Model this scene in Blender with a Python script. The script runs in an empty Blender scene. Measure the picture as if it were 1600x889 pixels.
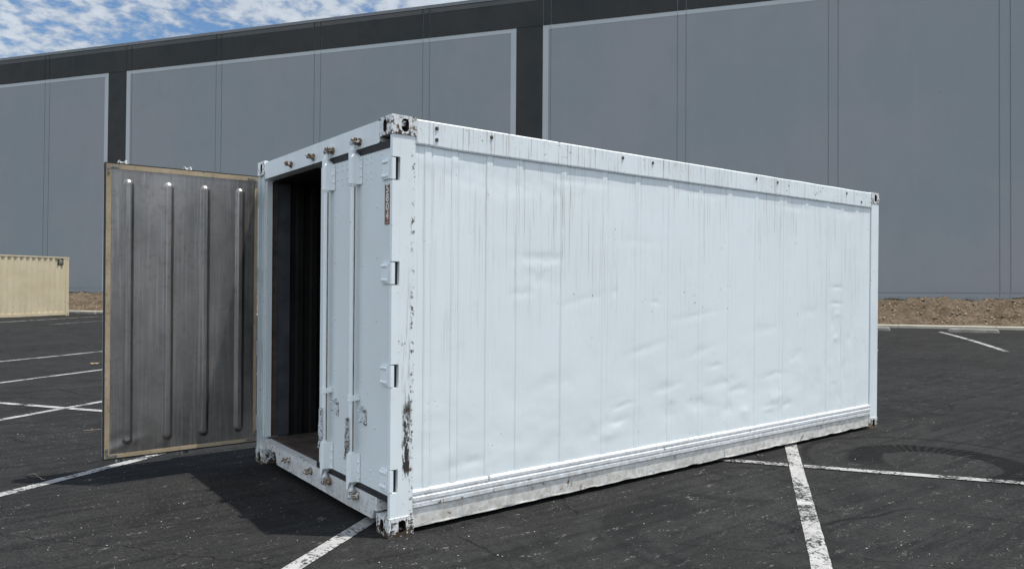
import bpy, bmesh, math, random
from mathutils import Vector, Matrix, noise
random.seed(7)
S = bpy.context.scene
COL = S.collection

# ------------------------------------------------------------------ camera
CAM = Vector((-2.14757, -4.00984, 1.56676))
R_ = Vector((0.79320971, -0.60889101, 0.00837221))
U_ = Vector((-0.00534053, 0.00679224, 0.99996267))
F_ = Vector((0.60892515, 0.79322481, -0.00213587))
cd = bpy.data.cameras.new('camera'); cam = bpy.data.objects.new('camera', cd); COL.objects.link(cam)
m = Matrix.Identity(4)
for i in range(3):
    m[i][0] = R_[i]; m[i][1] = U_[i]; m[i][2] = -F_[i]; m[i][3] = CAM[i]
cam.matrix_world = m
cd.sensor_width = 36; cd.lens = 1151.70 * 36 / 1600; cd.clip_start = 0.05; cd.clip_end = 3000
S.camera = cam

# ------------------------------------------------------------------ sun, sky, exposure
SUN_DIR = Vector((0.575, -0.53, 2.591)).normalized()
SUN_EL = math.asin(SUN_DIR.z)
sl = bpy.data.lights.new('sun', 'SUN'); sl.energy = 2.3; sl.angle = math.radians(0.6); sl.color = (1.0, 0.97, 0.92)
so = bpy.data.objects.new('sun', sl); COL.objects.link(so)
so.rotation_euler = SUN_DIR.to_track_quat('Z', 'Y').to_euler(); so.location = (0, 0, 30)
S.view_settings.view_transform = 'Standard'; S.view_settings.look = 'None'
S.view_settings.gamma = 1; S.view_settings.use_curve_mapping = False
S.view_settings.exposure = 1.13

W = bpy.data.worlds.new('World'); S.world = W; W.use_nodes = True
nt = W.node_tree; N = nt.nodes; N.clear(); LK = nt.links.new
out = N.new('ShaderNodeOutputWorld'); bg = N.new('ShaderNodeBackground'); LK(bg.outputs[0], out.inputs[0])
bg.inputs[1].default_value = 0.15
sky = N.new('ShaderNodeTexSky'); sky.sky_type = 'NISHITA'; sky.sun_disc = False
sky.sun_elevation = SUN_EL; sky.sun_rotation = math.atan2(SUN_DIR.x, SUN_DIR.y)
sky.air_density = 1.0; sky.dust_density = 0.6; sky.ozone_density = 2.0
tc = N.new('ShaderNodeTexCoord'); sp = N.new('ShaderNodeSeparateXYZ'); LK(tc.outputs['Generated'], sp.inputs[0])
def wm(op, a, b):
    n = N.new('ShaderNodeMath'); n.operation = op
    for k, v in enumerate((a, b)):
        if isinstance(v, (int, float)): n.inputs[k].default_value = v
        elif v is not None: LK(v, n.inputs[k])
    return n.outputs[0]
zz = wm('ADD', wm('MAXIMUM', sp.outputs[2], 0.0), 0.26)
cb = N.new('ShaderNodeCombineXYZ'); LK(wm('DIVIDE', sp.outputs[0], zz), cb.inputs[0]); LK(wm('DIVIDE', sp.outputs[1], zz), cb.inputs[1])
def wnoise(scale, det, rough, dist=0.0):
    n_ = N.new('ShaderNodeTexNoise'); n_.inputs['Scale'].default_value = scale; n_.inputs['Detail'].default_value = det
    n_.inputs['Roughness'].default_value = rough; n_.inputs['Distortion'].default_value = dist; LK(cb.outputs[0], n_.inputs['Vector']); return n_.outputs[0]
def wrange(v, a, b, lo=0.0, hi=1.0):
    n_ = N.new('ShaderNodeMapRange'); LK(v, n_.inputs[0])
    for k_, q_ in ((1, a), (2, b), (3, lo), (4, hi)): n_.inputs[k_].default_value = q_
    return n_.outputs[0]
puff = wnoise(24.0, 7, .56, .15); bank_ = wnoise(3.6, 5, .6); wide = wnoise(.33, 2, .5)
csum = wm('ADD', wm('MULTIPLY', puff, 0.50), wm('ADD', wm('MULTIPLY', bank_, 0.55), wm('MULTIPLY', wide, .22)))
cover = wrange(csum, .56, .675)
# thin bright veil added to the unseen sky behind the camera, lifting ambient light
def wdot(v):
    n_ = N.new('ShaderNodeVectorMath'); n_.operation = 'DOT_PRODUCT'; LK(tc.outputs['Generated'], n_.inputs[0]); n_.inputs[1].default_value = v; return n_.outputs['Value']
fill_veil = wrange(wdot((-.86, -.44, .25)), -.45, .80)
cover = wm('MAXIMUM', cover, wm('MULTIPLY', fill_veil, .80))
cbri = wm('ADD', wm('ADD', 1.0, wm('MULTIPLY', fill_veil, 1.3)), wm('MULTIPLY', wrange(csum, .60, .78), .35))
cmul = N.new('ShaderNodeVectorMath'); cmul.operation = 'SCALE'; cmul.inputs[0].default_value = (1.50, 1.66, 1.86); LK(cbri, cmul.inputs[3])
cmix = N.new('ShaderNodeMix'); cmix.data_type = 'RGBA'; LK(wm('MULTIPLY', cover, 0.95), cmix.inputs[0])
hs = N.new('ShaderNodeHueSaturation'); hs.inputs['Saturation'].default_value = 1.15; hs.inputs['Value'].default_value = 0.38
LK(sky.outputs[0], hs.inputs['Color'])
LK(hs.outputs[0], cmix.inputs[6]); LK(cmul.outputs[0], cmix.inputs[7])
LK(cmix.outputs[2], bg.inputs[0])

# ------------------------------------------------------------------ helpers
class NT:
    """tiny node-tree builder"""
    def __init__(s, name):
        s.mat = bpy.data.materials.new(name); s.mat.use_nodes = True
        s.t = s.mat.node_tree; s.b = s.t.nodes['Principled BSDF']
        s.tc = s.t.nodes.new('ShaderNodeTexCoord'); s.obj = s.tc.outputs['Object']
        s.sp = s.t.nodes.new('ShaderNodeSeparateXYZ'); s.t.links.new(s.obj, s.sp.inputs[0])
        s.x, s.y, s.z = s.sp.outputs
    def _in(s, sock, v):
        if v is None: return
        if isinstance(v, bpy.types.NodeSocket): s.t.links.new(v, sock)
        elif isinstance(v, (int, float)): sock.default_value = v
        else: sock.default_value = tuple(v) if len(v) == len(sock.default_value) else tuple(v) + (1,)
    def math(s, op, a, b=None, c=None, clamp=False):
        n = s.t.nodes.new('ShaderNodeMath'); n.operation = op; n.use_clamp = clamp
        s._in(n.inputs[0], a); s._in(n.inputs[1], b); s._in(n.inputs[2], c); return n.outputs[0]
    def noise(s, scale, detail=4, rough=0.55, vec=None, stretch=None, dist=0, off=0):
        v = vec or s.obj
        if stretch or off:
            mp = s.t.nodes.new('ShaderNodeMapping'); s.t.links.new(v, mp.inputs[0])
            mp.inputs['Scale'].default_value = stretch or (1, 1, 1); mp.inputs['Location'].default_value = (off, off * 1.7, off * .6); v = mp.outputs[0]
        n = s.t.nodes.new('ShaderNodeTexNoise'); s.t.links.new(v, n.inputs['Vector'])
        n.inputs['Scale'].default_value = scale; n.inputs['Detail'].default_value = detail
        n.inputs['Roughness'].default_value = rough; n.inputs['Distortion'].default_value = dist
        return n.outputs[0]
    def vor(s, scale, vec=None, feature='F1', rnd=1):
        n = s.t.nodes.new('ShaderNodeTexVoronoi'); n.feature = feature; n.inputs['Scale'].default_value = scale
        n.inputs['Randomness'].default_value = rnd
        s.t.links.new(vec or s.obj, n.inputs['Vector']); return n.outputs['Distance']
    def rng(s, v, a, b, lo=0, hi=1, smooth=False):
        n = s.t.nodes.new('ShaderNodeMapRange'); s._in(n.inputs[0], v)
        if smooth: n.interpolation_type = 'SMOOTHSTEP'
        for i, q in ((1, a), (2, b), (3, lo), (4, hi)): n.inputs[i].default_value = q
        return n.outputs[0]
    def mix(s, f, a, b):
        n = s.t.nodes.new('ShaderNodeMix'); n.data_type = 'RGBA'
        s._in(n.inputs[0], f); s._in(n.inputs[6], a); s._in(n.inputs[7], b); return n.outputs[2]
    def bump(s, h, strength=0.3, dist=0.01):
        n = s.t.nodes.new('ShaderNodeBump'); n.inputs['Strength'].default_value = strength; n.inputs['Distance'].default_value = dist
        s._in(n.inputs['Height'], h); s.t.links.new(n.outputs[0], s.b.inputs['Normal'])
    def fin(s, col, rough=0.6, metal=0.0, spec=0.5):
        s._in(s.b.inputs['Base Color'], col); s._in(s.b.inputs['Roughness'], rough); s._in(s.b.inputs['Metallic'], metal)
        s._in(s.b.inputs['Specular IOR Level'], spec); return s.mat

def flat(name, col, rough=0.6, metal=0.0, var=0.15, scale=12):
    g = NT(name); n = g.noise(scale, 5)
    c = g.mix(g.rng(n, .3, .7), tuple(v * (1 - var) for v in col), tuple(min(1, v * (1 + var)) for v in col))
    return g.fin(c, rough, metal)

class MB:
    def __init__(s, M=None):
        s.bm = bmesh.new(); s.M = M or Matrix.Identity(4)
    def box(s, a, b, taper=None):
        x0, y0, z0 = a; x1, y1, z1 = b
        v = [s.bm.verts.new(s.M @ Vector(p)) for p in ((x0,y0,z0),(x1,y0,z0),(x1,y1,z0),(x0,y1,z0),(x0,y0,z1),(x1,y0,z1),(x1,y1,z1),(x0,y1,z1))]
        fs = [s.bm.faces.new([v[i] for i in f]) for f in ((3,2,1,0),(4,5,6,7),(0,1,5,4),(1,2,6,5),(2,3,7,6),(3,0,4,7))]
        return v
    def prism(s, pts, h0, h1, axis='x'):
        """closed polygon extruded along axis; pts are the other two coordinates in x,y,z order"""
        def P(p, h):
            return Vector({'x': (h, p[0], p[1]), 'y': (p[0], h, p[1]), 'z': (p[0], p[1], h)}[axis])
        a = [s.bm.verts.new(s.M @ P(p, h0)) for p in pts]; b = [s.bm.verts.new(s.M @ P(p, h1)) for p in pts]
        n = len(pts)
        s.bm.faces.new(a); s.bm.faces.new(b[::-1])
        for i in range(n): s.bm.faces.new((a[i], b[i], b[(i+1) % n], a[(i+1) % n]))
    def cyl(s, p0, p1, r, r2=None, n=14, cap=True):
        p0, p1 = Vector(p0), Vector(p1); r2 = r if r2 is None else r2
        d = (p1 - p0).normalized(); a = d.orthogonal().normalized(); b = d.cross(a)
        A = []; B = []
        for i in range(n):
            t = 2 * math.pi * i / n; o = a * math.cos(t) + b * math.sin(t)
            A.append(s.bm.verts.new(s.M @ (p0 + o * r))); B.append(s.bm.verts.new(s.M @ (p1 + o * r2)))
        for i in range(n):
            f = s.bm.faces.new((A[i], B[i], B[(i+1) % n], A[(i+1) % n])); f.smooth = True
        if cap:
            for cf in (s.bm.faces.new(A), s.bm.faces.new(B[::-1])):
                for e in cf.edges: e.smooth = False      # keep the round side from shading like its end cap
    def tube(s, pts, r, n=8):
        for i in range(len(pts) - 1):
            s.cyl(pts[i], pts[i+1], r, n=n)
            if i: s.ball(pts[i], r, 8, 5)
    def ball(s, c, r, u=10, v=6, sc=(1, 1, 1)):
        M = s.M @ Matrix.Translation(Vector(c)) @ Matrix.Diagonal((r*sc[0], r*sc[1], r*sc[2], 1))
        res = bmesh.ops.create_uvsphere(s.bm, u_segments=u, v_segments=v, radius=1, matrix=M)
        for vv in res['verts']:
            for f in vv.link_faces: f.smooth = True
    def bevel(s, w, seg=2):
        es = [e for e in s.bm.edges if len(e.link_faces) == 2 and e.calc_face_angle(0) > 0.6]
        bmesh.ops.bevel(s.bm, geom=es, offset=w, segments=seg, affect='EDGES', profile=0.6, clamp_overlap=True)
        return s
    def mesh(s, name, mats):
        bmesh.ops.recalc_face_normals(s.bm, faces=s.bm.faces)
        me = bpy.data.meshes.new(name); s.bm.to_mesh(me); s.bm.free()
        for mt in (mats if isinstance(mats, (list, tuple)) else [mats]): me.materials.append(mt)
        return me
    def build(s, name, mats, parent=None, label=None):
        o = bpy.data.objects.new(name, s.mesh(name, mats)); COL.objects.link(o)
        if parent is not None: o.parent = parent
        if label: o['label'] = label
        return o

def tag(o, label=None, cat=None, group=None, kind=None):
    for k, v in (('label', label), ('category', cat), ('group', group), ('kind', kind)):
        if v: o[k] = v
    return o
def empty(name, loc, rz=0.0, label=None, cat=None, group=None):
    o = bpy.data.objects.new(name, None); COL.objects.link(o); o.location = loc; o.rotation_euler = (0, 0, rz)
    o.empty_display_size = 0.3
    return tag(o, label, cat, group)
def grid_mesh(xs, ys, fn, smooth=True):
    """fn(a,b)->Vector; returns bmesh"""
    bm = bmesh.new(); V = [[bm.verts.new(fn(a, b)) for b in ys] for a in xs]
    for i in range(len(xs) - 1):
        for j in range(len(ys) - 1):
            f = bm.faces.new((V[i][j], V[i+1][j], V[i+1][j+1], V[i][j+1])); f.smooth = smooth
    return bm
def sstep(a, b, x):
    t = max(0.0, min(1.0, (x - a) / (b - a))); return t * t * (3 - 2 * t)
def fbm(v, o=4): return noise.fractal(Vector(v), 0.9, 2.0, o)
def lin(a, b, n): return [a + (b - a) * i / (n - 1) for i in range(n)]

# ------------------------------------------------------------------ terrain frame (the warehouse's own axes)
WS = Vector((0.56776504, -0.823168, 0.00610814)); WT = Vector((0.00879413, 0.01348491, 0.9998704)); WN = Vector((-0.82314368, -0.56763774, 0.01489531))
W0 = Vector((25.0161688, 14.7222043, 1.07521948))     # foot of the perpendicular from the camera on the wall
FT = -1.07                                            # lot level beside the kerb, measured from eye height
KD = 4.0                                              # kerb face to wall
def wall_pt(s, t, n): return W0 + WS * s + WT * t + WN * n
TZ0 = CAM.z
def lot_z(x, y):
    dx, dy = x - CAM.x, y - CAM.y
    D = -(dx * WN.x + dy * WN.y)
    k = sstep(11, 28, D)
    if k == 0: return 0.0
    s_ = max(-90, min(60, dx * WS.x + dy * WS.y))
    zp = CAM.z + (FT - (dx * WT.x + dy * WT.y)) / WT.z if D < 60 else 0
    if D < 60:
        Q = W0 + WS * s_ + WN * (33 - D); zp = CAM.z + (FT - ((Q.x - CAM.x) * WT.x + (Q.y - CAM.y) * WT.y)) / WT.z
    else: zp = -0.4
    return k * zp
MW = Matrix.Identity(4)
for i in range(3):
    MW[i][0] = WS[i]; MW[i][1] = WN[i]; MW[i][2] = WT[i]; MW[i][3] = W0[i]   # local (s, n, t)

# ------------------------------------------------------------------ asphalt
g = NT('sealed_asphalt')
fine = g.noise(260, 3, .7); agg = g.vor(150)
big = g.noise(0.55, 5, .6); mid = g.noise(3.2, 5, .62, off=3)
rot = g.t.nodes.new('ShaderNodeMapping'); g.t.links.new(g.obj, rot.inputs[0]); rot.inputs['Rotation'].default_value = (0, 0, math.radians(-20)); rot.inputs['Scale'].default_value = (0.5, 7, 1)
brush = g.noise(1.6, 6, .62, vec=rot.outputs[0], dist=.4)
gr = g.noise(62, 4, .75, off=7); gr2 = g.noise(21, 5, .7, off=13)
vis = g.rng(g.noise(.9, 4, .6, off=17), .38, .62, .25, 1.0)          # grain shows in patches where the sealer has worn
c = g.mix(g.rng(big, .35, .66), (.0165, .0161, .0156), (.0245, .0241, .0235))
c = g.mix(g.math('MULTIPLY', g.rng(brush, .47, .62), .75), c, (.0080, .0080, .0082))
c = g.mix(g.math('MULTIPLY', g.rng(mid, .52, .70), .60), c, (.033, .0326, .0318))
c = g.mix(g.math('MULTIPLY', g.math('MULTIPLY', g.rng(gr2, .52, .66), .45), vis), c, (.036, .0355, .035))
c = g.mix(g.math('MULTIPLY', g.math('MULTIPLY', g.rng(gr, .53, .66), .60), vis), c, (.065, .064, .061))
c = g.mix(g.math('MULTIPLY', g.rng(gr, .46, .36), .60), c, (.004, .004, .0045))
c = g.mix(g.math('MULTIPLY', g.rng(fine, .52, .74), .5), c, (.045, .044, .042))
c = g.mix(g.math('MULTIPLY', g.rng(fine, .46, .30), .4), c, (.005, .005, .006))
# low swirls of smooth black sealer
sw = g.noise(1.15, 6, .6, stretch=(1, .45, 1), dist=2.2, off=31)
c = g.mix(g.math('MULTIPLY', g.rng(sw, .56, .64), .5), c, (.0075, .0075, .008))
# pale scuffs and specks
sc_ = g.noise(5.5, 6, .7, stretch=(1, 2.6, 1), off=9); sc2 = g.noise(46, 4, .7, off=2)
scm = g.math('MULTIPLY', g.rng(sc_, .585, .66), g.rng(sc2, .52, .60))
c = g.mix(g.math('MULTIPLY', scm, .85), c, (.19, .185, .17))
spk = g.rng(g.vor(30), .12, .07); spg = g.rng(g.noise(1.7, 3, .6, off=21), .46, .58)
spk2 = g.rng(g.noise(23, 2, .5, off=5), .60, .66)
c = g.mix(g.math('MULTIPLY', g.math('MULTIPLY', spk, spk2), spg), c, (.22, .215, .20))
# fine cracks
wv = g.t.nodes.new('ShaderNodeMix'); wv.data_type = 'VECTOR'; wv.inputs[0].default_value = .16
nn = g.t.nodes.new('ShaderNodeTexNoise'); nn.inputs['Scale'].default_value = 2.4; nn.inputs['Detail'].default_value = 7; nn.inputs['Roughness'].default_value = .68; g.t.links.new(g.obj, nn.inputs['Vector'])
g.t.links.new(g.obj, wv.inputs[4]); g.t.links.new(nn.outputs['Color'], wv.inputs[5])
ck = g.vor(0.55, wv.outputs[1], 'DISTANCE_TO_EDGE'); ckm = g.math('MULTIPLY', g.rng(ck, .0055, .0018), g.rng(g.noise(.55, 4, .6, off=4), .50, .58))
c = g.mix(g.math('MULTIPLY', ckm, .8), c, (.005, .005, .005))
# three long wandering cracks
def crack(p, q, w=.0055):
    L_ = math.hypot(q[0]-p[0], q[1]-p[1]); ux, uy = (q[0]-p[0]) / L_, (q[1]-p[1]) / L_
    a_ = g.math('ADD', g.math('MULTIPLY', g.x, ux), g.math('ADD', g.math('MULTIPLY', g.y, uy), -(p[0]*ux + p[1]*uy)))
    b_ = g.math('ADD', g.math('MULTIPLY', g.x, -uy), g.math('ADD', g.math('MULTIPLY', g.y, ux), -(-p[0]*uy + p[1]*ux)))
    wob = g.math('MULTIPLY', g.math('SUBTRACT', g.noise(4.5, 8, .68, off=p[0]), .5), .20)
    d_ = g.math('ABSOLUTE', g.math('ADD', b_, wob))
    m_ = g.rng(d_, w, w * .3); m_ = g.math('MULTIPLY', m_, g.math('MULTIPLY', g.rng(a_, -.1, .1), g.rng(a_, L_ + .1, L_ - .1)))
    return g.math('MULTIPLY', m_, g.rng(g.noise(3.3, 3, .6, off=p[1]), .40, .50, .25, 1))
for p_, q_ in (((-2.6, 2.4), (-.5, -.25)), ((1.2, -.9), (3.2, -3.3)), ((9.0, 1.6), (5.9, -1.6))):
    cm_ = crack(p_, q_); ckm = g.math('MAXIMUM', ckm, cm_)
    c = g.mix(g.math('MULTIPLY', cm_, .9), c, (.003, .003, .003))
# ring of tyre rubber left by a turning truck
dx = g.math('SUBTRACT', g.x, 4.84); dy = g.math('SUBTRACT', g.y, -1.15)
ca, sa = math.cos(math.radians(-55)), math.sin(math.radians(-55))
uu = g.math('ADD', g.math('MULTIPLY', dx, ca), g.math('MULTIPLY', dy, sa)); vv = g.math('ADD', g.math('MULTIPLY', dx, -sa), g.math('MULTIPLY', dy, ca))
rr = g.math('POWER', g.math('ADD', g.math('POWER', g.math('ABSOLUTE', uu), 2.0), g.math('POWER', g.math('ABSOLUTE', vv), 2.0)), .5)
rr = g.math('ADD', rr, g.math('MULTIPLY', g.math('SUBTRACT', mid, .5), .10))
ang = g.math('ARCTAN2', vv, uu)
spir = g.math('SINE', g.math('ADD', g.math('MULTIPLY', ang, 58), g.math('MULTIPLY', rr, 26)))
ring = g.math('MULTIPLY', g.rng(rr, .44, .48), g.rng(rr, .80, .73))
thin = g.math('MULTIPLY', g.rng(g.math('ABSOLUTE', g.math('SUBTRACT', rr, 1.12)), .05, .01), .6)
ringm = g.math('ADD', g.math('MULTIPLY', ring, g.rng(spir, -.6, .6, .55, 1.0)), thin)
openm = g.rng(g.math('COSINE', g.math('ADD', ang, 1.95)), .97, .45)
ringm = g.math('MULTIPLY', g.math('MULTIPLY', ringm, openm), g.rng(mid, .3, .8, 1, .85))
c = g.mix(ringm, c, (.0012, .0012, .0014))
hgt = g.math('ADD', g.math('ADD', g.math('MULTIPLY', fine, .4), g.math('MULTIPLY', gr, .9)), g.math('MULTIPLY', agg, .4))
g.bump(g.math('SUBTRACT', hgt, g.math('MULTIPLY', ckm, 1.5)), .55, .010)
ASPH = g.fin(c, .86, 0, .14)

def spaced():
    v = [-900, -600, -400, -250, -150, -100, -70, -50]
    x = -40
    while x < 60: v.append(x); x += 1.25
    return v + [60, 75, 100, 150, 250, 400, 600, 900]
bm = grid_mesh(spaced(), spaced(), lambda x, y: Vector((x, y, lot_z(x, y))))
mb = MB(); mb.bm.free(); mb.bm = bm
tag(mb.build('ground', ASPH), kind='structure')

# painted stall lines
def line_mat():
    g = NT('worn_white_line')
    a = g.noise(38, 6, .75); b = g.noise(3.3, 4, .6, off=4); f = g.noise(190, 3, .7)
    wv = g.t.nodes.new('ShaderNodeMix'); wv.data_type = 'VECTOR'; wv.inputs[0].default_value = .12
    nn = g.t.nodes.new('ShaderNodeTexNoise'); nn.inputs['Scale'].default_value = 5; nn.inputs['Detail'].default_value = 5; g.t.links.new(g.obj, nn.inputs['Vector'])
    g.t.links.new(g.obj, wv.inputs[4]); g.t.links.new(nn.outputs['Color'], wv.inputs[5])
    ck = g.rng(g.vor(4.2, wv.outputs[1], 'DISTANCE_TO_EDGE'), .028, .010)
    near = g.rng(b, .42, .62)
    lost = g.math('MAXIMUM', g.rng(g.math('ADD', a, g.math('MULTIPLY', near, .16)), .585, .66), g.math('MULTIPLY', ck, g.rng(b, .5, .58)))
    lost = g.math('MAXIMUM', lost, g.math('MULTIPLY', g.rng(f, .60, .70), .75))
    w = g.mix(g.rng(g.noise(7, 4, .6), .35, .7), (.30, .295, .285), (.42, .415, .40))
    c = g.mix(lost, w, (.018, .018, .018))
    g.bump(g.math('ADD', f, g.math('MULTIPLY', lost, -1)), .35, .004)
    return g.fin(c, .8, 0, .3)
LINE = line_mat()
def stripe(p, q, w=.105, seg=.4, ragged=0.004, lift=.004):
    p, q = Vector(p).to_2d(), Vector(q).to_2d(); L = (q - p).length; n = max(2, int(L / seg)) ; n = max(n, int(L / .05)) if L < 12 else n
    d = (q - p) / L; o = Vector((-d.y, d.x)) * w / 2
    bm = bmesh.new(); pr = None
    for i in range(n + 1):
        c = p + d * (L * i / n); j1 = 1 + ragged / w * 2 * noise.noise(Vector((c.x * 9, c.y * 9, 0))); j2 = 1 + ragged / w * 2 * noise.noise(Vector((c.x * 9, c.y * 9, 5)))
        A = c + o * j1; B = c - o * j2
        cur = (bm.verts.new((A.x, A.y, lot_z(A.x, A.y) + lift)), bm.verts.new((B.x, B.y, lot_z(B.x, B.y) + lift)))
        if pr: bm.faces.new((pr[0], pr[1], cur[1], cur[0]))
        pr = cur
    mb = MB(); mb.bm.free(); mb.bm = bm
    o_ = mb.build('parking_line', LINE); tag(o_, kind='structure'); return o_
def AM(a, mm): return (0.823 * a + 0.568 * mm, 0.568 * a - 0.823 * mm)
stripe(AM(-2.7, 2.475), AM(8.3, 2.475), .112)
stripe(AM(-2.7, -.28), AM(8.3, -.28), .105)
stripe((-3.4, 1.58), (-.82, 3.05), .10); 
stripe((-.82, 3.05), AM(8.3, -2.9), .10)
stripe(AM(-2.7, -5.82), AM(8.3, -5.82), .10)
stripe(AM(-2.7, -8.68), AM(8.3, -8.6), .10)
stripe(AM(-2.7, -11.7), AM(8.5, -11.3), .10)
stripe(AM(2.80, -14), AM(2.795, 2.41), .10, lift=.008)
stripe(AM(2.795, 2.54), AM(2.83, 9), .10, lift=.008)
stripe((16.75, 2.34), (22.6, 6.14), .13); stripe((14.65, 4.25), (20.6, 8.3), .13)
stripe((-6, 21), (3.26, 32.1), .10); stripe((.6, 25.1), (2.6, 27.1), .06)

# ------------------------------------------------------------------ concrete kerb, wheel stops
g = NT('pale_concrete'); n1 = g.noise(2.2, 5, .6); n2 = g.noise(60, 4, .7)
c = g.mix(g.rng(n1, .3, .7), (.44, .40, .315), (.58, .53, .43)); c = g.mix(g.math('MULTIPLY', g.rng(n2, .5, .75), .5), c, (.20, .18, .15))
g.bump(n2, .4, .004); CONC = g.fin(c, .9, 0, .2)
mb = MB(MW); s_ = -88
while s_ < 70:
    mb.prism([(KD, FT - .3), (KD + .0, FT + .085), (KD - .018, FT + .105), (KD - .16, FT + .11), (KD - .16, FT - .3)], s_ + .006, s_ + 3.0 - .006, 'x'); s_ += 3.0
tag(mb.build('kerb', CONC), kind='structure')
g = NT('worn_wheel_stop_concrete'); n1 = g.noise(5, 5, .6); n2 = g.noise(45, 4, .7)
c = g.mix(g.rng(n1, .3, .7), (.17, .155, .135), (.30, .28, .25)); c = g.mix(g.math('MULTIPLY', g.rng(n2, .52, .7), .7), c, (.07, .062, .052))
WSM = g.fin(c, .92, 0, .2)
def wheel_stop(s0, L, D, label):
    a = W0 + WS * (s0 + L / 2) + WN * (33 - D); z = lot_z(a.x, a.y)
    rz = math.atan2(WS.y, WS.x)
    mb = MB(); prof = [(-.08, -.03), (-.065, .085), (-.04, .115), (.04, .115), (.065, .085), (.08, -.03)]
    xs = [-L/2, -L/2 + .05, L/2 - .05, L/2]; rings = []
    for i, x in enumerate(xs):
        k = .55 if i in (0, 3) else 1
        rings.append([mb.bm.verts.new((x, p[0] * (.8 if k < 1 else 1), p[1] * k)) for p in prof])
    for i in range(3):
        for j in range(len(prof)): mb.bm.faces.new((rings[i][j], rings[i+1][j], rings[i+1][(j+1) % 6], rings[i][(j+1) % 6]))
    mb.bm.faces.new(rings[0]); mb.bm.faces.new(rings[3][::-1])
    mb.bevel(.006, 1)
    o = mb.build('wheel_stop', WSM); o.location = (a.x, a.y, z); o.rotation_euler = (0, 0, rz)
    return tag(o, label, 'wheel stop', 'concrete wheel stops along the kerb')
wheel_stop(5.95, 1.38, 26.3, 'low concrete wheel stop right of the short white line, before the dirt bank')
wheel_stop(2.95, 1.38, 26.5, 'concrete wheel stop half hidden behind the right end of the white container')
wheel_stop(-31.2, 1.15, 27.7, 'worn rounded wheel stop beside the tan container, in front of the kerb')

# ------------------------------------------------------------------ dirt bank
g = NT('dry_dirt_and_straw')
n1 = g.noise(1.5, 6, .65); n2 = g.noise(9, 7, .75, stretch=(1, 1, 2)); n3 = g.noise(50, 4, .7)
st = g.noise(14, 5, .7, stretch=(1, 1, 5), dist=1.2, off=6)
c = g.mix(g.rng(n1, .3, .7), (.075, .050, .031), (.22, .17, .118))
c = g.mix(g.math('MULTIPLY', g.rng(n2, .50, .60), .8), c, (.040, .026, .017))
c = g.mix(g.math('MULTIPLY', g.rng(st, .56, .66), .75), c, (.36, .30, .22))
c = g.mix(g.math('MULTIPLY', g.rng(n3, .5, .72), .6), c, (.09, .065, .045))
g.bump(g.math('ADD', n2, n3), .9, .05); DIRT = g.fin(c, .95, 0, .1)
def bank(s, d):     # d from kerb back (0) to the wall
    v = Vector((s, d, 0))
    prof = -.97 + .06 * sstep(0, .15, d) + .78 * sstep(.1, 2.9, d) + .02
    k = sstep(0, .4, d) * (1 - .6 * sstep(3.2, 3.8, d))
    h = k * (.17 * fbm(v * .55 + Vector((3, 0, 2)), 3) + .13 * fbm(v * 2.2, 4) + .06 * fbm(v * 7, 3))
    return MW @ Vector((s, KD - .15 - d, prof + h))
ss = []; x = -60
while x < 40: ss.append(x); x += .14 if (0 < x < 14 or -40 < x < -28) else .5
mb = MB(); mb.bm.free(); mb.bm = grid_mesh(ss, lin(0, 3.86, 34), bank)
tag(mb.build('dirt_bank', DIRT), kind='structure')
# straw, twigs and clods lying on the bank
mb = MB()
for k in range(4200):
    s = random.choice((random.uniform(2, 13), random.uniform(2, 13), random.uniform(-38, -28))); d = random.uniform(.1, 3.6)
    p = bank(s, d) + Vector((0, 0, .012))
    if random.random() < .6:
        L = random.uniform(.04, .16); a = random.uniform(0, 6.28)
        q = p + Vector((math.cos(a) * L, math.sin(a) * L, random.uniform(-.01, .05)))
        mb.cyl(p, q, .004, .0025, n=4)
    else:
        r = random.uniform(.012, .05)
        res = bmesh.ops.create_icosphere(mb.bm, subdivisions=1, radius=r, matrix=Matrix.Translation(p) @ Matrix.Diagonal((1, random.uniform(.6, 1.3), random.uniform(.5, .9), 1)))
        for v in res['verts']: v.co += Vector([random.uniform(-.25, .25) * r for _ in range(3)])
tag(mb.build('straw_and_clods', flat('straw', (.24, .19, .13), .9, var=.85, scale=11)), 'dry straw, twigs and clods strewn over the dirt bank', 'debris', kind='stuff')

# ------------------------------------------------------------------ warehouse
def wall_paint(name, a, b, blotch):
    g = NT(name); n1 = g.noise(.16, 4, .55); n2 = g.noise(1.1, 5, .6, off=2); n3 = g.noise(7, 5, .65)
    c = g.mix(g.rng(n1, .35, .65, smooth=True), a, b)
    c = g.mix(g.math('MULTIPLY', g.rng(n2, .5, .75), blotch), c, tuple(v * .86 for v in a))
    drip = g.noise(1.0, 5, .6, stretch=(3.0, 3.0, .16), off=8)
    c = g.mix(g.math('MULTIPLY', g.rng(drip, .52, .72), blotch * .6), c, tuple(min(1, v * 1.13) for v in b))
    sp = g.math('MULTIPLY', g.rng(g.vor(1.6), .045, .03), g.rng(g.noise(.4, 2, .5, off=12), .50, .56))
    c = g.mix(g.math('MULTIPLY', sp, .6), c, (.08, .08, .08))
    g.bump(g.math('ADD', n3, n2), .25, .01)
    return g.fin(c, .85, 0, .25)
GREY = wall_paint('grey_wall_paint', (.262, .292, .300), (.296, .298, .308), .25)
DARK = wall_paint('charcoal_wall_paint', (.036, .041, .041), (.050, .049, .046), .8)
TRIM = wall_paint('pale_trim_paint', (.43, .455, .455), (.48, .50, .50), .3)
METAL_COP = flat('coping_metal', (.16, .165, .17), .5, .3)
wh = empty('warehouse', W0 + WT * (FT), label='long grey tilt-up warehouse with charcoal top band and pale trim lines', cat='warehouse')
WR = Matrix.Identity(4)
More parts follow.
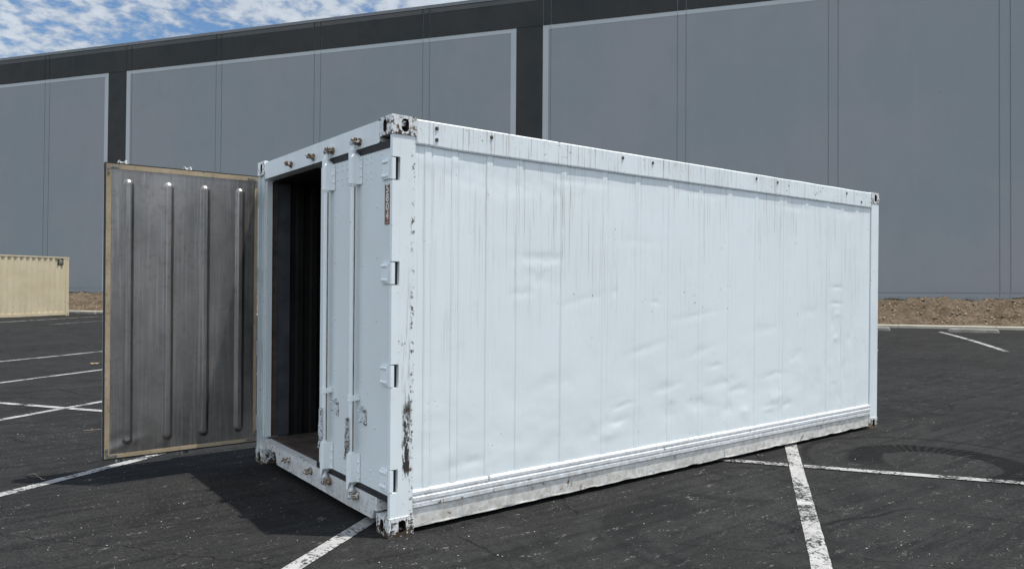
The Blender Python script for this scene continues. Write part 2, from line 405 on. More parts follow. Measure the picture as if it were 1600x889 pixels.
for i in range(3): WR[i][0] = WS[i]; WR[i][1] = -WN[i]; WR[i][2] = WT[i]
wh.rotation_euler = WR.to_euler()
def LW(): return MB(Matrix.Translation((0, 0, -FT)) @ Matrix.Diagonal((1, -1, 1, 1)))        # local (s, n, t)
Wd_ = 6.14; S0 = -39.9077; TOP = 14.1; BND = 12.56; LG = .19
J = [S0 + Wd_ * k for k in range(-7, 14)]; GR = []
for j in J: GR += [j, j + .37]
def segs(a, b, gw=.020):
    r = []; x = a
    for gq in GR:
        if a < gq < b: r.append((x, gq - gw)); x = gq + gw
    r.append((x, b)); return [q for q in r if q[1] - q[0] > .02]
SA, SB = J[0] - 1, J[-1] + 3
mb = LW()
for a, b in segs(SA, SB): mb.box((a, -.18, LG + .014), (b, 0, TOP))
mb.box((SA, -.4, LG - .6), (SB, -.022, TOP - .02))
for a, b in segs(SA, SB, .008): mb.box((a, -.18, -.9), (b, 0, LG - .014))
mb.build('wall', GREY, wh)
mb = LW(); mb.box((SA, 0.002, -1.3), (SB, .05, .045)); mb.bevel(.01, 1); mb.build('foundation_ledge', flat('foundation_concrete', (.27, .28, .28), .9), wh)
mb = LW()
for a, b in segs(SA, SB): mb.box((a, .0015, BND), (b, .028, TOP - .02))
mb.build('top_band', DARK, wh)
mb = LW(); mb.box((SA, -.45, TOP + .002), (SB, .055, TOP + .055)); mb.box((SA, .034, TOP - .10), (SB, .058, TOP - .001)); mb.bevel(.006, 1); mb.build('coping', METAL_COP, wh)
mb = LW()
for a, b in segs(SA, SB): mb.box((a, .030, TOP - .34), (b, .036, TOP - .12))
mb.build('flashing_strip', wall_paint('flashing_paint', (.085, .09, .09), (.105, .105, .10), .5), wh)
cols = [(-59.65, -58.35), (-35.09, -33.78), (-10.52, -9.22), (14.04, 15.34), (38.6, 39.9)]
for a, b in cols:
    mb = LW()
    for p, q in segs(a, b): mb.box((p, .0015, -.85), (q, .012, BND - .002))
    mb.build('painted_column', DARK, wh)
    mb = LW(); mb.box((a - .27, .0015, -.85), (a - .001, .008, BND - .003)); mb.build('vertical_trim', TRIM, wh)
    mb = LW(); mb.box((b + .001, .0015, -.85), (b + .27, .008, BND - .003)); mb.build('vertical_trim', TRIM, wh)
ed = [SA] + [v for ab in cols for v in ab] + [SB]
for k in range(0, len(ed), 2):
    a, b = ed[k] + .272, ed[k+1] - .272
    mb = LW()
    for p, q in segs(a, b, .008): mb.box((p, .0015, BND - .20), (q, .007, BND - .003))
    mb.build('horizontal_trim', TRIM, wh)
mb = LW(); mb.box((SA, -60, 12.9), (SB, -.42, 13.3)); mb.build('roof', flat('roof_membrane', (.5, .5, .48), .8), wh)
for a_, b_ in (((SA, -60, -.9), (SA + .2, -.42, 14)), ((SB - .2, -60, -.9), (SB, -.42, 14)), ((SA, -60.2, -.9), (SB, -60, 14))):
    mb = LW(); mb.box(a_, b_); mb.build('side_wall', GREY, wh)

# ================================================================== WHITE CONTAINER
def white_paint(name, base=(.80, .85, .855), streak=.0, chips=.0, grime=.15, rough=.38, ztop=None, lowdirt=None, scrape=False, chipscale=22, seed=0, under=(.10, .085, .07), spec=.45):
    g = NT(name)
    n1 = g.noise(1.3, 5, .6, off=seed + 1); n2 = g.noise(11, 6, .7, off=seed + 2); n3 = g.noise(70, 3, .6)
    c = g.mix(g.math('MULTIPLY', g.rng(n1, .42, .68), grime), base, (.50, .50, .49))
    c = g.mix(g.math('MULTIPLY', g.rng(n2, .56, .74), grime * .9), c, (.44, .43, .41))
    if streak:
        s1 = g.noise(1, 5, .7, stretch=(34, 34, .55), off=seed); s2 = g.noise(1, 4, .7, stretch=(90, 90, 1.3), off=seed + 5)
        m1 = g.rng(s1, .53, .70); m2 = g.rng(s2, .55, .64)
        zt = ztop if ztop else 2.45
        fall = g.rng(g.math('ADD', g.z, g.math('MULTIPLY', g.noise(1, 2, .5, stretch=(6, 6, .1), off=seed + 9), 1.6)), zt - .75, zt + .65)
        c = g.mix(g.math('MULTIPLY', m1, streak * .09), c, (.52, .50, .47))
        c = g.mix(g.math('MULTIPLY', g.math('MULTIPLY', m2, fall), g.math('MULTIPLY', g.rng(n1, .40, .60, .35, 1), streak)), c, (.27, .215, .165))
    if lowdirt:
        lm = g.math('MULTIPLY', g.rng(g.math('ADD', g.z, g.math('MULTIPLY', n2, -.22)), lowdirt, lowdirt - .28), g.rng(g.noise(16, 6, .75, off=seed + 14), .38, .62))
        c = g.mix(g.math('MULTIPLY', lm, .60), c, (.34, .285, .21))
    if chips:
        cn_ = g.noise(chipscale, 7, .72, off=seed + 3); gate = g.noise(2.1, 3, .6, off=seed + 7)
        cm = g.rng(g.math('ADD', cn_, g.math('MULTIPLY', gate, .30)), .90 - chips * .34, .915 - chips * .34)
        rust = g.mix(g.rng(g.noise(40, 4, .7), .4, .6), under, (.24, .19, .14))
        c = g.mix(cm, c, rust)
    if scrape:
        # long scraped patch low on the near corner post
        sx = g.rng(g.math('ABSOLUTE', g.math('SUBTRACT', g.x, .118)), .046, .020)
        sz = g.math('MULTIPLY', g.rng(g.z, .30, .40), g.rng(g.z, .98, .78))
        sn = g.noise(1, 6, .75, stretch=(42, 42, 13), off=2); sm = g.math('MULTIPLY', sx, sz)
        c = g.mix(g.math('MULTIPLY', g.rng(g.math('ADD', sn, g.math('MULTIPLY', sm, .22)), .66, .72), sm), c, (.045, .038, .032))
        s4 = g.noise(1, 5, .7, stretch=(70, 70, 4), off=4); sz2 = g.math('MULTIPLY', g.rng(g.z, .5, .7), g.rng(g.z, 1.75, 1.2))
        sx2 = g.rng(g.math('ABSOLUTE', g.math('SUBTRACT', g.x, .115)), .045, .02)
        c = g.mix(g.math('MULTIPLY', g.math('MULTIPLY', g.rng(s4, .50, .62), sz2), g.math('MULTIPLY', sx2, .55)), c, (.25, .22, .18))
        ex = g.rng(g.math('ABSOLUTE', g.math('SUBTRACT', g.x, .155)), .02, .006); en = g.noise(24, 6, .75, off=31)
        c = g.mix(g.math('MULTIPLY', ex, g.rng(en, .54, .58)), c, (.10, .07, .05))
    g.bump(g.math('ADD', g.math('MULTIPLY', n3, .3), n2), .08, .004)
    return g.fin(c, g.rng(n2, .3, .7, rough - .06, rough + .12), 0, spec)
P_SIDE = white_paint('white_side_sheet_paint', streak=.50, grime=.10, chips=.185, seed=1, rough=.40, under=(.20, .19, .18), chipscale=26)
P_RAIL = white_paint('white_top_rail_paint', streak=.95, grime=.25, chips=.33, ztop=2.75, seed=4, chipscale=30)
P_POST = white_paint('white_post_paint', grime=.22, chips=.27, scrape=True, seed=8)
P_END = white_paint('white_end_paint', base=(.75, .795, .79), grime=.16, chips=.22, seed=12, streak=.15)
P_DOOR = white_paint('white_door_paint', base=(.715, .765, .765), grime=.14, chips=.12, seed=15, rough=.66, spec=.14)
ROD_SHADE = flat('brown_rod_shade', (.20, .165, .13), .9, var=.45, scale=14)
P_ROD = white_paint('white_rod_paint', base=(.83, .865, .865), grime=.12, chips=.2, seed=40, rough=.5, spec=.3)
P_SILL = white_paint('white_sill_paint', base=(.72, .74, .74), grime=.35, chips=.42, seed=18, lowdirt=.22, streak=.4, ztop=.5)
P_STRIP = white_paint('white_rub_strip_paint', base=(.78, .81, .83), grime=.30, chips=.40, seed=21, lowdirt=.30, chipscale=26)
P_BEAM = white_paint('dirty_bottom_beam_paint', base=(.80, .79, .75), grime=.40, chips=.36, seed=25, lowdirt=.26, chipscale=14, under=(.16, .11, .07))
P_CHIP = white_paint('chipped_hardware_paint', base=(.62, .65, .67), grime=.4, chips=.74, seed=30, chipscale=44, under=(.035, .028, .024))
g = NT('rusty_chipped_casting')
n1 = g.noise(30, 8, .72); n2 = g.noise(7, 4, .6, off=3); n4 = g.noise(90, 4, .7)
zlow = g.math('ADD', g.rng(g.z, .10, .0, 0, .15), g.rng(g.math('ABSOLUTE', g.math('SUBTRACT', g.z, 2.47)), .05, .0, 0, .07))
rm = g.rng(g.math('ADD', g.math('ADD', n1, g.math('MULTIPLY', n2, .24)), zlow), .655, .70)
rc = g.mix(g.rng(n4, .35, .65), (.018, .013, .010), (.10, .066, .040)); rc = g.mix(g.rng(n2, .5, .65), rc, (.17, .125, .08))
c = g.mix(rm, (.72, .73, .72), rc); g.bump(g.math('ADD', n1, g.math('MULTIPLY', n4, .5)), .6, .006)
CAST = g.fin(c, g.rng(rm, 0, 1, .45, .9), 0, .4)
HOLE = flat('dark_hole_shade', (.022, .014, .009), .95)  # near black for the casting cavities, their shade put into the colour
RUBBER = flat('black_gasket_rubber', (.018, .018, .019), .7)
DARKEDGE = flat('dark_weathered_edge', (.03, .028, .026), .8, var=.4, scale=20)
g = NT('rusty_keeper_steel'); n1 = g.noise(55, 6, .75); n2 = g.noise(28, 5, .7, off=4)
c = g.mix(g.rng(n1, .42, .52), (.025, .018, .014), (.22, .145, .09)); c = g.mix(g.rng(n2, .52, .58), c, (.62, .60, .55)); RUSTY = g.fin(c, .85)

con = empty('shipping_container', (0, 0, 0), label='dented white 20 foot reefer container with one door swung open', cat='shipping container')
L, B, H = 6.058, 2.438, 2.591

def bool_cut(base, cutters, name, mats, parent):
    o = bpy.data.objects.new('tmp', base); COL.objects.link(o); cs = []
    for cme in cutters:
        co = bpy.data.objects.new('cut', cme); COL.objects.link(co); cs.append(co)
        md = o.modifiers.new('b', 'BOOLEAN'); md.operation = 'DIFFERENCE'; md.solver = 'EXACT'; md.object = co
    dg = bpy.context.evaluated_depsgraph_get(); dg.update()
    me = bpy.data.meshes.new_from_object(o.evaluated_get(dg)); me.name = name
    for q in cs + [o]:
        bpy.data.objects.remove(q)
    if not me.materials: 
        for mt in mats: me.materials.append(mt)
    r = bpy.data.objects.new(name, me); COL.objects.link(r); r.parent = parent; return r
def stadium(w, h, n=8):
    r = w / 2; pts = []
    for i in range(n + 1):
        a = math.pi * i / n; pts.append((r * math.cos(a), h / 2 - r + r * math.sin(a)))
    for i in range(n + 1):
        a = math.pi + math.pi * i / n; pts.append((r * math.cos(a), -h / 2 + r + r * math.sin(a)))
    return pts
def casting(xs, ys, zs):
    dx, dy, dz = .174, .166, .118
    x0 = 0 if xs == 0 else L - dx; y0 = 0 if ys == 0 else B - dy; z0 = 0 if zs == 0 else H - dz
    mb = MB(); mb.box((x0, y0, z0), (x0 + dx, y0 + dy, z0 + dz)); mb.bevel(.012, 3); base = mb.mesh('c', CAST)
    zc = z0 + dz / 2
    cx = x0 + dx * .53; cy = y0 + dy * (.55 if ys == 0 else .45)
    c1 = MB(); c1.prism([(cx + p[0], zc + p[1]) for p in stadium(.052, .082)], (-.02 if ys == 0 else B - .07), (.07 if ys == 0 else B + .02), 'y')
    c2 = MB(); c2.prism([(cy + p[0], zc + p[1]) for p in stadium(.046, .080)], (-.02 if xs == 0 else L - .08), (.08 if xs == 0 else L + .02), 'x')
    c3 = MB(); c3.prism([(x0 + dx/2 + p[1], y0 + dy/2 + p[0]) for p in stadium(.06, .105)], (-.02 if zs == 0 else H - .05), (.05 if zs == 0 else H + .02), 'z')
    c4 = MB(); c4.box((x0 + .03, y0 + .03, z0 + .022), (x0 + dx - .03, y0 + dy - .03, z0 + dz - .022))
    o = bool_cut(base, [c.mesh('k', HOLE) for c in (c1, c2, c3, c4)], 'corner_casting', [CAST], con)
    if len(o.data.materials) < 2: o.data.materials.append(HOLE)
    for f in o.data.polygons:
        q = f.center
        d_ = min(q.x - x0, x0 + dx - q.x, q.y - y0, y0 + dy - q.y, q.z - z0, z0 + dz - q.z)
        f.material_index = 1 if d_ > .0125 else 0
    return o
for xs in (0, 1):
    for ys in (0, 1):
        for zs in (0, 1): casting(xs, ys, zs)

HZ = [.345, .99, 1.62, 2.262]          # hinge heights
def slots(z0, z1, hh=.072):
    r = []; z = z0
    for h in HZ: r.append((z, h - hh)); z = h + hh
    r.append((z, z1)); return r
# corner posts
mb = MB()
mb.box((.062, .005, .116), (.168, .095, 2.474)); 
for a, b in slots(.116, 2.474): mb.box((.008, .005, a), (.0615, .034, b))
mb.bevel(.006, 2)
mb.box((.0619, .0345, .116), (.10, .094, 2.474))
near_post = mb.build('corner_post', P_POST, con)
mb = MB(); mb.box((.018, .0342, .13), (.0616, .0349, 2.46)); mb.build('door_gasket', RUBBER, con)  # gasket sheet backing the hinge slots, black put in for their shade
mb = MB()
mb.box((.040, 2.352, .116), (.168, B - .004, 2.474))
mb.box((.008, B - .018, .116), (.0399, B - .004, 2.474))
mb.box((.030, 2.3525, .116), (.0398, 2.419, 2.474))
mb.bevel(.004, 2); mb.build('corner_post', P_END, con)
for y0 in (.004, B - .164):
    mb = MB(); mb.box((L - .162, y0, .116), (L - .006, y0 + .16, 2.474)); mb.bevel(.012, 2); mb.build('corner_post', P_POST, con)

# header over the doors
mb = MB(); mb.prism([(.168, 2.446), (.185, 2.438), (2.25, 2.432), (2.272, 2.440), (2.272, 2.560), (2.24, 2.572), (.2, 2.580), (.168, 2.572)], .004, .10, 'x')
mb.bevel(.006, 2); mb.build('door_header', P_END, con)
# sill with fork notches
mb = MB(); prof = [(.168, .128), (.168, .212), (2.272, .212), (2.272, .150), (2.13, .156), (1.97, .156), (1.945, .12), (1.93, .066), (1.2, .066), (.6, .062), (.232, .066), (.220, .10), (.205, .128)]
mb.prism(prof, .004, .075, 'x'); mb.bevel(.003, 1); mb.build('door_sill', P_SILL, con)
# sealing lip in the gaps above and below the closed door
mb = MB(); mb.box((.010, .036, 2.3925), (.075, 1.12, 2.4375)); mb.build('door_gasket', RUBBER, con)
mb = MB(); mb.box((.0055, .036, .2125), (.075, 1.12, .2515)); mb.build('door_gasket', RUBBER, con)

# long side sheet with seams and dents
seams = [.292, .495, .772, 1.029, 1.438, 1.854, 2.216, 2.606, 3.004, 3.408, 3.813, 4.208, 4.272, 4.654, 5.049, 5.340, 5.631]
dents = [ # x, z, rx, rz, depth(+ = inward), tilt
 (1.18, 1.74, .20, .035, .006, .1), (1.20, 1.60, .16, .05, .005, -.2), (1.05, 1.50, .10, .03, .004, .4), (.36, 2.33, .17, .05, -.006, 0), (.9, 2.25, .5, .08, .006, -.1),
 (2.05, .62, .12, .02, .005, .25), (2.0, .50, .10, .02, .005, .25), (1.9, .42, .12, .05, -.008, .3), (2.55, .72, .16, .03, .005, .3), (2.6, .50, .10, .10, .007, 0),
 (2.95, .55, .12, .05, .007, -.3), (3.25, .70, .16, .04, .006, .1), (3.35, .45, .10, .06, .008, .5), (3.2, .86, .10, .02, .005, 0), (3.62, .42, .07, .04, -.008, 0), (3.5, .62, .12, .03, .006, .2),
 (4.05, .72, .14, .03, .006, .1), (4.12, .50, .12, .05, -.009, -.4), (4.3, .42, .08, .03, .008, .2), (4.0, .40, .10, .02, -.006, 0), (4.45, .88, .12, .05, .006, .4),
 (4.85, .60, .05, .12, .006, 0), (5.12, 1.20, .03, .10, .008, 0), (5.18, 1.02, .05, .03, -.008, .3), (5.28, .95, .03, .18, .007, 0), (5.45, 1.00, .03, .05, .008, 0), (5.20, 1.55, .09, .02, .007, 0), (5.2, 1.38, .09, .02, .007, 0), (5.22, 1.27, .05, .03, -.006, .4), (5.5, 1.10, .03, .14, .006, 0), (5.35, .70, .04, .14, .007, 0), (5.2, .45, .06, .12, .006, .2), (5.7, 1.3, .02, .2, .005, 0), (5.75, .9, .04, .1, .006, 0), (5.0, .75, .05, .10, .006, 0),
 (1.75, .42, .12, .08, .006, 0), (1.3, .40, .14, .06, .005, .2), (.6, .38, .12, .03, .006, .1), (.45, .45, .08, .06, -.004, .4), (1.6, 1.45, .20, .03, .003, .4), (2.3, 1.05, .2, .03, .004, .4), (2.9, 1.3, .25, .03, .003, .3), (2.2, 1.9, .3, .04, .002, 0),
 (1.35, .85, .25, .05, .003, .3), (3.0, 1.0, .18, .03, .004, .5), (3.9, 1.15, .2, .04, .003, .2), (4.7, 1.3, .15, .05, .004, .3), (2.4, 1.42, .04, .02, .005, 0), (1.95, 1.5, .03, .03, .005, 0), (1.6, 2.32, .3, .03, .004, 0), (2.9, 2.34, .3, .03, .004, 0), (4.4, 2.32, .25, .03, .005, 0), (5.4, 2.33, .2, .04, .005, 0)]
def side_y(x, z):
    y = .0
    for s in seams:
        d = x - s
        if -.052 < d < .002: y -= .0032 * min(1, (d + .052) / .006, (.002 - d) / .003)       # lapped strip
        if .002 <= d < .012: y += .0024 * (1 - (d - .002) / .01)
    y += .0011 * fbm((x * 2.4, z * 1.3, 1), 3) * sstep(2.4, 2.2, z) + .0016 * fbm((x * 4.0, z * 4.5, 3), 3) * sstep(1.3, .5, z)
    y += .0012 * fbm((x * 1.2, z * .5, 8), 2)
    for (cx, cz, rx, rz, dp, tl) in dents:
        ux, uz = x - cx, z - cz
        if abs(ux) > 3 * max(rx, rz) or abs(uz) > 3 * max(rx, rz): continue
        tl *= .45; ct, st_ = math.cos(tl), math.sin(tl); a = (ux * ct + uz * st_) / rx; b = (-ux * st_ + uz * ct) / rz
        a += .55 * noise.noise(Vector((x * 14, z * 14, cx * 7))); b += .55 * noise.noise(Vector((x * 14, z * 14, cx * 7 + 4)))
        q = a * a + b * b
        if q < 8: y += dp * .42 * math.exp(-q)
    return y
def side_panel(ybase, sgn):
    xs = set(lin(.168, 5.893, 380))
    for s in seams:
        for d in (-.053, -.046, -.001, .0025, .012): xs.add(s + d)
    xs = sorted(xs); zs = lin(.262, 2.43, 170 if sgn > 0 else 40)
    mb = MB(); mb.bm.free(); mb.bm = grid_mesh(xs if sgn > 0 else xs[::4], zs, (lambda x, z: Vector((x, ybase + side_y(x, z), z))) if sgn > 0 else (lambda x, z: Vector((x, ybase - side_y(x, z), z))))
    mb.box((.168, (ybase + .012) if sgn > 0 else ybase - .03, .262), (5.893, (ybase + .03) if sgn > 0 else ybase - .012, 2.43))
    return mb.build('side_panel', P_SIDE, con)
sp_near = side_panel(.017, 1); side_panel(B - .017, -1)
mb = MB()
for k, s0_ in enumerate(seams):
    for x0_, w0_ in ((s0_ + .0022, .0032), (s0_ - .0535, .0014)):
        if k > 4 and w0_ < .002: continue
        zs_ = lin(.272, 2.416, 60)
        for i in range(59):
            a_, b_ = zs_[i], zs_[i+1]; ya = .0164 + side_y(x0_, a_); yb = .0165 + side_y(x0_, b_)
            q = [mb.bm.verts.new(v) for v in ((x0_, ya, a_), (x0_ + w0_, ya + .0004, a_), (x0_ + w0_, yb + .0004, b_), (x0_, yb, b_))]; mb.bm.faces.new(q)
SEAL = flat('grimy_seam_sealant', (.30, .29, .28), .8, var=.45, scale=7)
mb.build('seam_sealant', SEAL, sp_near)
# top rails
def top_rail(y0, y1, near):
    bm = bmesh.new(); n = 90; rings = []
    for i in range(n + 1):
        x = .174 + (5.886 - .174) * i / n
        w = .003 * noise.noise(Vector((x * 2.1, 0, 3))) ; w2 = .0022 * noise.noise(Vector((x * 3, 2, 1)))
        dip = -.012 * math.exp(-((x - .22) / .16) ** 2)
        zt = 2.583 + w2; zb = 2.4185 + w * .8 - dip * .6
        s_ = 1 if near else -1; yo = y0 if near else y1
        pr = [(yo + s_ * .006, zb), (yo + s_ * .003 + w * .3, zb + .01), (yo + s_ * .003 + w * .4, zt - .008), (yo + s_ * .009, zt), (yo + s_ * .09, zt + .002), (yo + s_ * .09, zt - .02), (yo + s_ * .02, zt - .03), (yo + s_ * .02, zb)]
        rings.append([bm.verts.new((x, p[0], p[1])) for p in pr])
    for i in range(n):
        for j in range(8): bm.faces.new((rings[i][j], rings[i+1][j], rings[i+1][(j+1) % 8], rings[i][(j+1) % 8]))
    bm.faces.new(rings[0]); bm.faces.new(rings[-1][::-1])
    mb = MB(); mb.bm.free(); mb.bm = bm; o = mb.build('top_rail', P_RAIL, con)
    if near:
        g_ = flat('dark_bolt_steel', (.09, .075, .06), .7, 0, .5, 60)
        for (x, z) in ((.320, 2.542), (.320, 2.470), (.750, 2.541), (2.005, 2.541), (2.348, 2.538), (3.755, 2.543), (4.094, 2.539), (5.36, 2.538), (5.668, 2.467)):
            k = MB()
            k.cyl((x, .004, z), (x, -.0015, z), .0135, .012, n=16)
            k.cyl((x, -.0015, z), (x, -.005, z), .0065, n=6)
            bo = k.build('bolt', g_, o)
    return o
top_rail(0, .09, True); top_rail(B - .09, B, False)
# ridged rub strip + bottom beam
def low_side(near):
    s_ = 1 if near else -1; yo = 0.0 if near else B
    Z = lambda y: yo + s_ * y
    prof = [(.030, .155), (.006, .156), (.002, .160), (.002, .184), (.009, .189), (.009, .194), (.001, .200), (.001, .222), (.008, .227), (.010, .234), (.004, .241), (.004, .256), (.010, .266), (.016, .269), (.030, .269)]
    bm = bmesh.new(); n = 120; rings = []
    for i in range(n + 1):
        x = .169 + (5.898 - .169) * i / n; w = .0022 * noise.noise(Vector((x * 2.3, 5, 0))); w3 = .003 * noise.noise(Vector((x * 1.3, 9, 2)))
        rings.append([bm.verts.new((x, Z(p[0] + w * (p[0] < .02)), p[1] + w3)) for p in prof])
    k = len(prof)
    for i in range(n):
        for j in range(k - 1): bm.faces.new((rings[i][j], rings[i+1][j], rings[i+1][j+1], rings[i][j+1]))
    mb = MB(); mb.bm.free(); mb.bm = bm; mb.build('rub_strip', P_STRIP, con)
    bm = bmesh.new(); n = 260; rings = []
    for i in range(n + 1):
        x = .172 + (5.888 - .172) * i / n
        j = .008 * noise.noise(Vector((x * 3.2, 1, 1))) + .006 * noise.noise(Vector((x * 11, 2, 1)))
        bite = .010 * max(0, noise.noise(Vector((x * 5, 7, 3))) - .12) * 2.2
        zb = .034 + j * .5 + bite
        yb = .022 + .006 * noise.noise(Vector((x * 6, 3, 8)))
        pr = [(.034, .160), (.012, .14), (.012 + .003 * noise.noise(Vector((x * 4, 4, 4))), .09), (.012, zb + .012), (yb - .011, zb + .004), (yb - .011, zb), (.034, zb - .004), (.06, zb)]
        rings.append([bm.verts.new((x, Z(p[0]), p[1])) for p in pr])
    for i in range(n):
        for j in range(7): f = bm.faces.new((rings[i][j], rings[i+1][j], rings[i+1][j+1], rings[i][j+1]))
    mb = MB(); mb.bm.free(); mb.bm = bm; mb.build('bottom_rail', P_BEAM, con)
low_side(True); low_side(False)
# underframe, roof, far end, liner
mb = MB()
for i in range(14): mb.box((.35 + i * .42, .06, .05), (.39 + i * .42, B - .06, .17))
mb.box((.08, .065, .171), (L - .1, B - .065, .20)); mb.build('floor_frame', DARKEDGE, con)
mb = MB(); mb.box((.105, .092, 2.545), (L - .02, B - .092, 2.562)); mb.build('roof_panel', P_SIDE, con)
mb = MB(); mb.box((L - .05, .166, .12), (L - .012, B - .166, 2.56)); mb.build('front_panel', P_SIDE, con)
INN = NT('stained_shaded_liner'); g = INN; n1 = g.noise(2, 6, .7, stretch=(1, 1, .4)); n2 = g.noise(14, 5, .7)
c = g.mix(g.rng(n1, .35, .65), (.005, .0045, .004), (.018, .017, .016)); c = g.mix(g.math('MULTIPLY', g.rng(n2, .5, .7), .6), c, (.01, .008, .006)); INNER = g.fin(c, .9, 0, .2)  # liner near black: stain plus the unlit interior's shade put into the colour
mb = MB()
def corr(y, s_):
    pts = []; x = .255; k = 0
    while x < 5.7:
        pts += [(x, y), (x + .05, y), (x + .065, y + s_ * .018), (x + .115, y + s_ * .018)]; x += .13
    pts += [(5.75, y), (5.75, y - s_ * .02), (.255, y - s_ * .02)]
    return pts
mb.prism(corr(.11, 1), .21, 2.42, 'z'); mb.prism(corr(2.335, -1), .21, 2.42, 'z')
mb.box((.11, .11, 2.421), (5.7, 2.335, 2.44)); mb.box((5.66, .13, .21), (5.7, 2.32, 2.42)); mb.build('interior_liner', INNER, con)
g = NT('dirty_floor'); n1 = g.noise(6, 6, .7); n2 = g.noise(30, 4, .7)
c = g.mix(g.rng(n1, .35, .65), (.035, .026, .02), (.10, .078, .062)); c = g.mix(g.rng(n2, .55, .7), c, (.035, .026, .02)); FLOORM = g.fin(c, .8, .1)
mb = MB()
mb.box((.076, .12, .2005), (5.65, 2.33, .212))
for k in range(4): mb.box((.082 + k * .03, .17, .2125), (.098 + k * .03, 2.30, .222))
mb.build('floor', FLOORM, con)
mb = MB(); y = .2
while y < 2.28:
    mb.box((.70, y, .2125), (5.6, y + .008, .240)); mb.box((.69, y - .012, .2402), (5.6, y + .020, .246)); y += .058
mb.build('floor_grating', flat('grating_steel', (.10, .09, .08), .55, .4, .4, 20), con)
# frame lining the open half
mb = MB(); mb.box((.0405, 2.312, .224), (.088, 2.3515, 2.424)); mb.bevel(.008, 2)
mb.build('door_frame', P_END, con)
mb = MB(); mb.box((.0885, 2.330, .224), (.134, 2.3515, 2.424)); mb.build('frame_seal', flat('brown_seal', (.075, .052, .035), .8, var=.4), con)
mb = MB(); mb.box((.1345, 2.322, .224), (.250, 2.3515, 2.42)); mb.box((.1345, 2.3175, .224), (.140, 2.3219, 2.42)); mb.build('frame_lining', flat('grey_frame_lining', (.065, .07, .075), .5, .2, .3, 6), con)
mb = MB(); mb.box((1.02, 2.27, .25), (1.10, 2.31, 2.3)); mb.box((1.02, 2.27, .25), (1.10, 2.31, .26)); mb.build('wall_batten', flat('worn_batten', (.12, .12, .12), .6, .2), con)

# ---- door hardware in door-local axes: u from hinge to free edge, w outward, z up
def door_matrix(o, u, w):
    M = Matrix.Identity(4)
    for i in range(3): M[i][0] = u[i]; M[i][1] = w[i]; M[i][2] = (0, 0, 1)[i]; M[i][3] = o[i]
    return M
def rod_set(door, M, u, flap=0):
    mb = MB(M); mb.cyl((u, .044, .19), (u, .044, 2.46), .0175, n=18)
    nf = len(mb.bm.faces)                                   # brown strip along one side of the rod, shade put in as colour
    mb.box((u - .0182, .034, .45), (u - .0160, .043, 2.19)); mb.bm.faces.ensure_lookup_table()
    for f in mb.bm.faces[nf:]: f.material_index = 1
    mb.build('locking_rod', [P_ROD, ROD_SHADE], door)
    for (z0, z1, top) in ((.205, .440, 0), (2.205, 2.425, 1)):
        mb = MB(M); pr = [(u + .030, .003), (u + .030, .044)]
        for i in range(1, 8): a = math.pi * i / 8; pr.append((u + .029 * math.cos(a), .044 + .030 * math.sin(a)))
        pr += [(u - .030, .030), (u - .034, .010), (u - .056, .008), (u - .056, .003)]
        mb.prism(pr, z0, z1, 'z')
        # chamfer the outer end
        for v in mb.bm.verts:
            lc = M.inverted() @ v.co
            if top and lc.z > z1 - .001 and lc.x < u - .02: v.co.z -= .05
            if (not top) and lc.z < z0 + .001 and lc.x < u - .02: v.co.z += .05
        mb.bevel(.002, 1)
        for k in range(3): mb.ball((u - .045, .009, z0 + .055 + k * (z1 - z0 - .11) / 2), .009, 8, 5)
        mb.cyl((u, .044, z0 - .006 if not top else z1 - .002), (u, .044, z0 + .002 if not top else z1 + .008), .022, n=16)
        mb.cyl((u, .044, z0 - .012 if top else z1 - .002), (u, .044, z0 + .004 if top else z1 + .012), .0235, n=16)
        mb.build('rod_housing', P_ROD, door)
        if flap:
            mb = MB(M)
            if top: mb.box((u + .0302, .006, 2.285), (u + .085, .012, 2.418))
            else: mb.box((u + .0302, .006, .222), (u + .085, .012, .335))
            mb.bevel(.0015, 1); mb.build('edge_flap', P_ROD, door)
    mb = MB(M); z = .805
    mb.cyl((u, .044, z - .017), (u, .044, z + .017), .0235, n=18); mb.cyl((u, .044, z - .021), (u, .044, z - .017), .0265, n=18)
    mb.box((u - .038, .002, z - .016), (u + .038, .034, z + .016)); mb.ball((u - .031, .034, z), .005); mb.ball((u + .031, .034, z), .005)
    mb.build('rod_guide', P_ROD, door)
    for z, sg in ((.168, -1), (2.462, 1)):
        mb = MB(M); mb.cyl((u, .044, z - .014), (u, .044, z + .014), .016, n=12)
        mb.box((u - .028, .020, z - .010 + sg * .016), (u + .026, .052, z + .010 + sg * .016))
        mb.box((u - .034, .006, z - .008 + sg * .016), (u - .020, .060, z + .018 * sg + .008 + sg * .012))
        mb.box((u + .014, .004, z - .010 + sg * .018), (u + .028, .050, z + .012 + sg * .022))
        mb.ball((u - .004, .060, z + sg * .012), .013, 8, 6, (1.3, .8, 1.2)); mb.bevel(.003, 1)
        mb.build('locking_cam', P_CHIP, door)
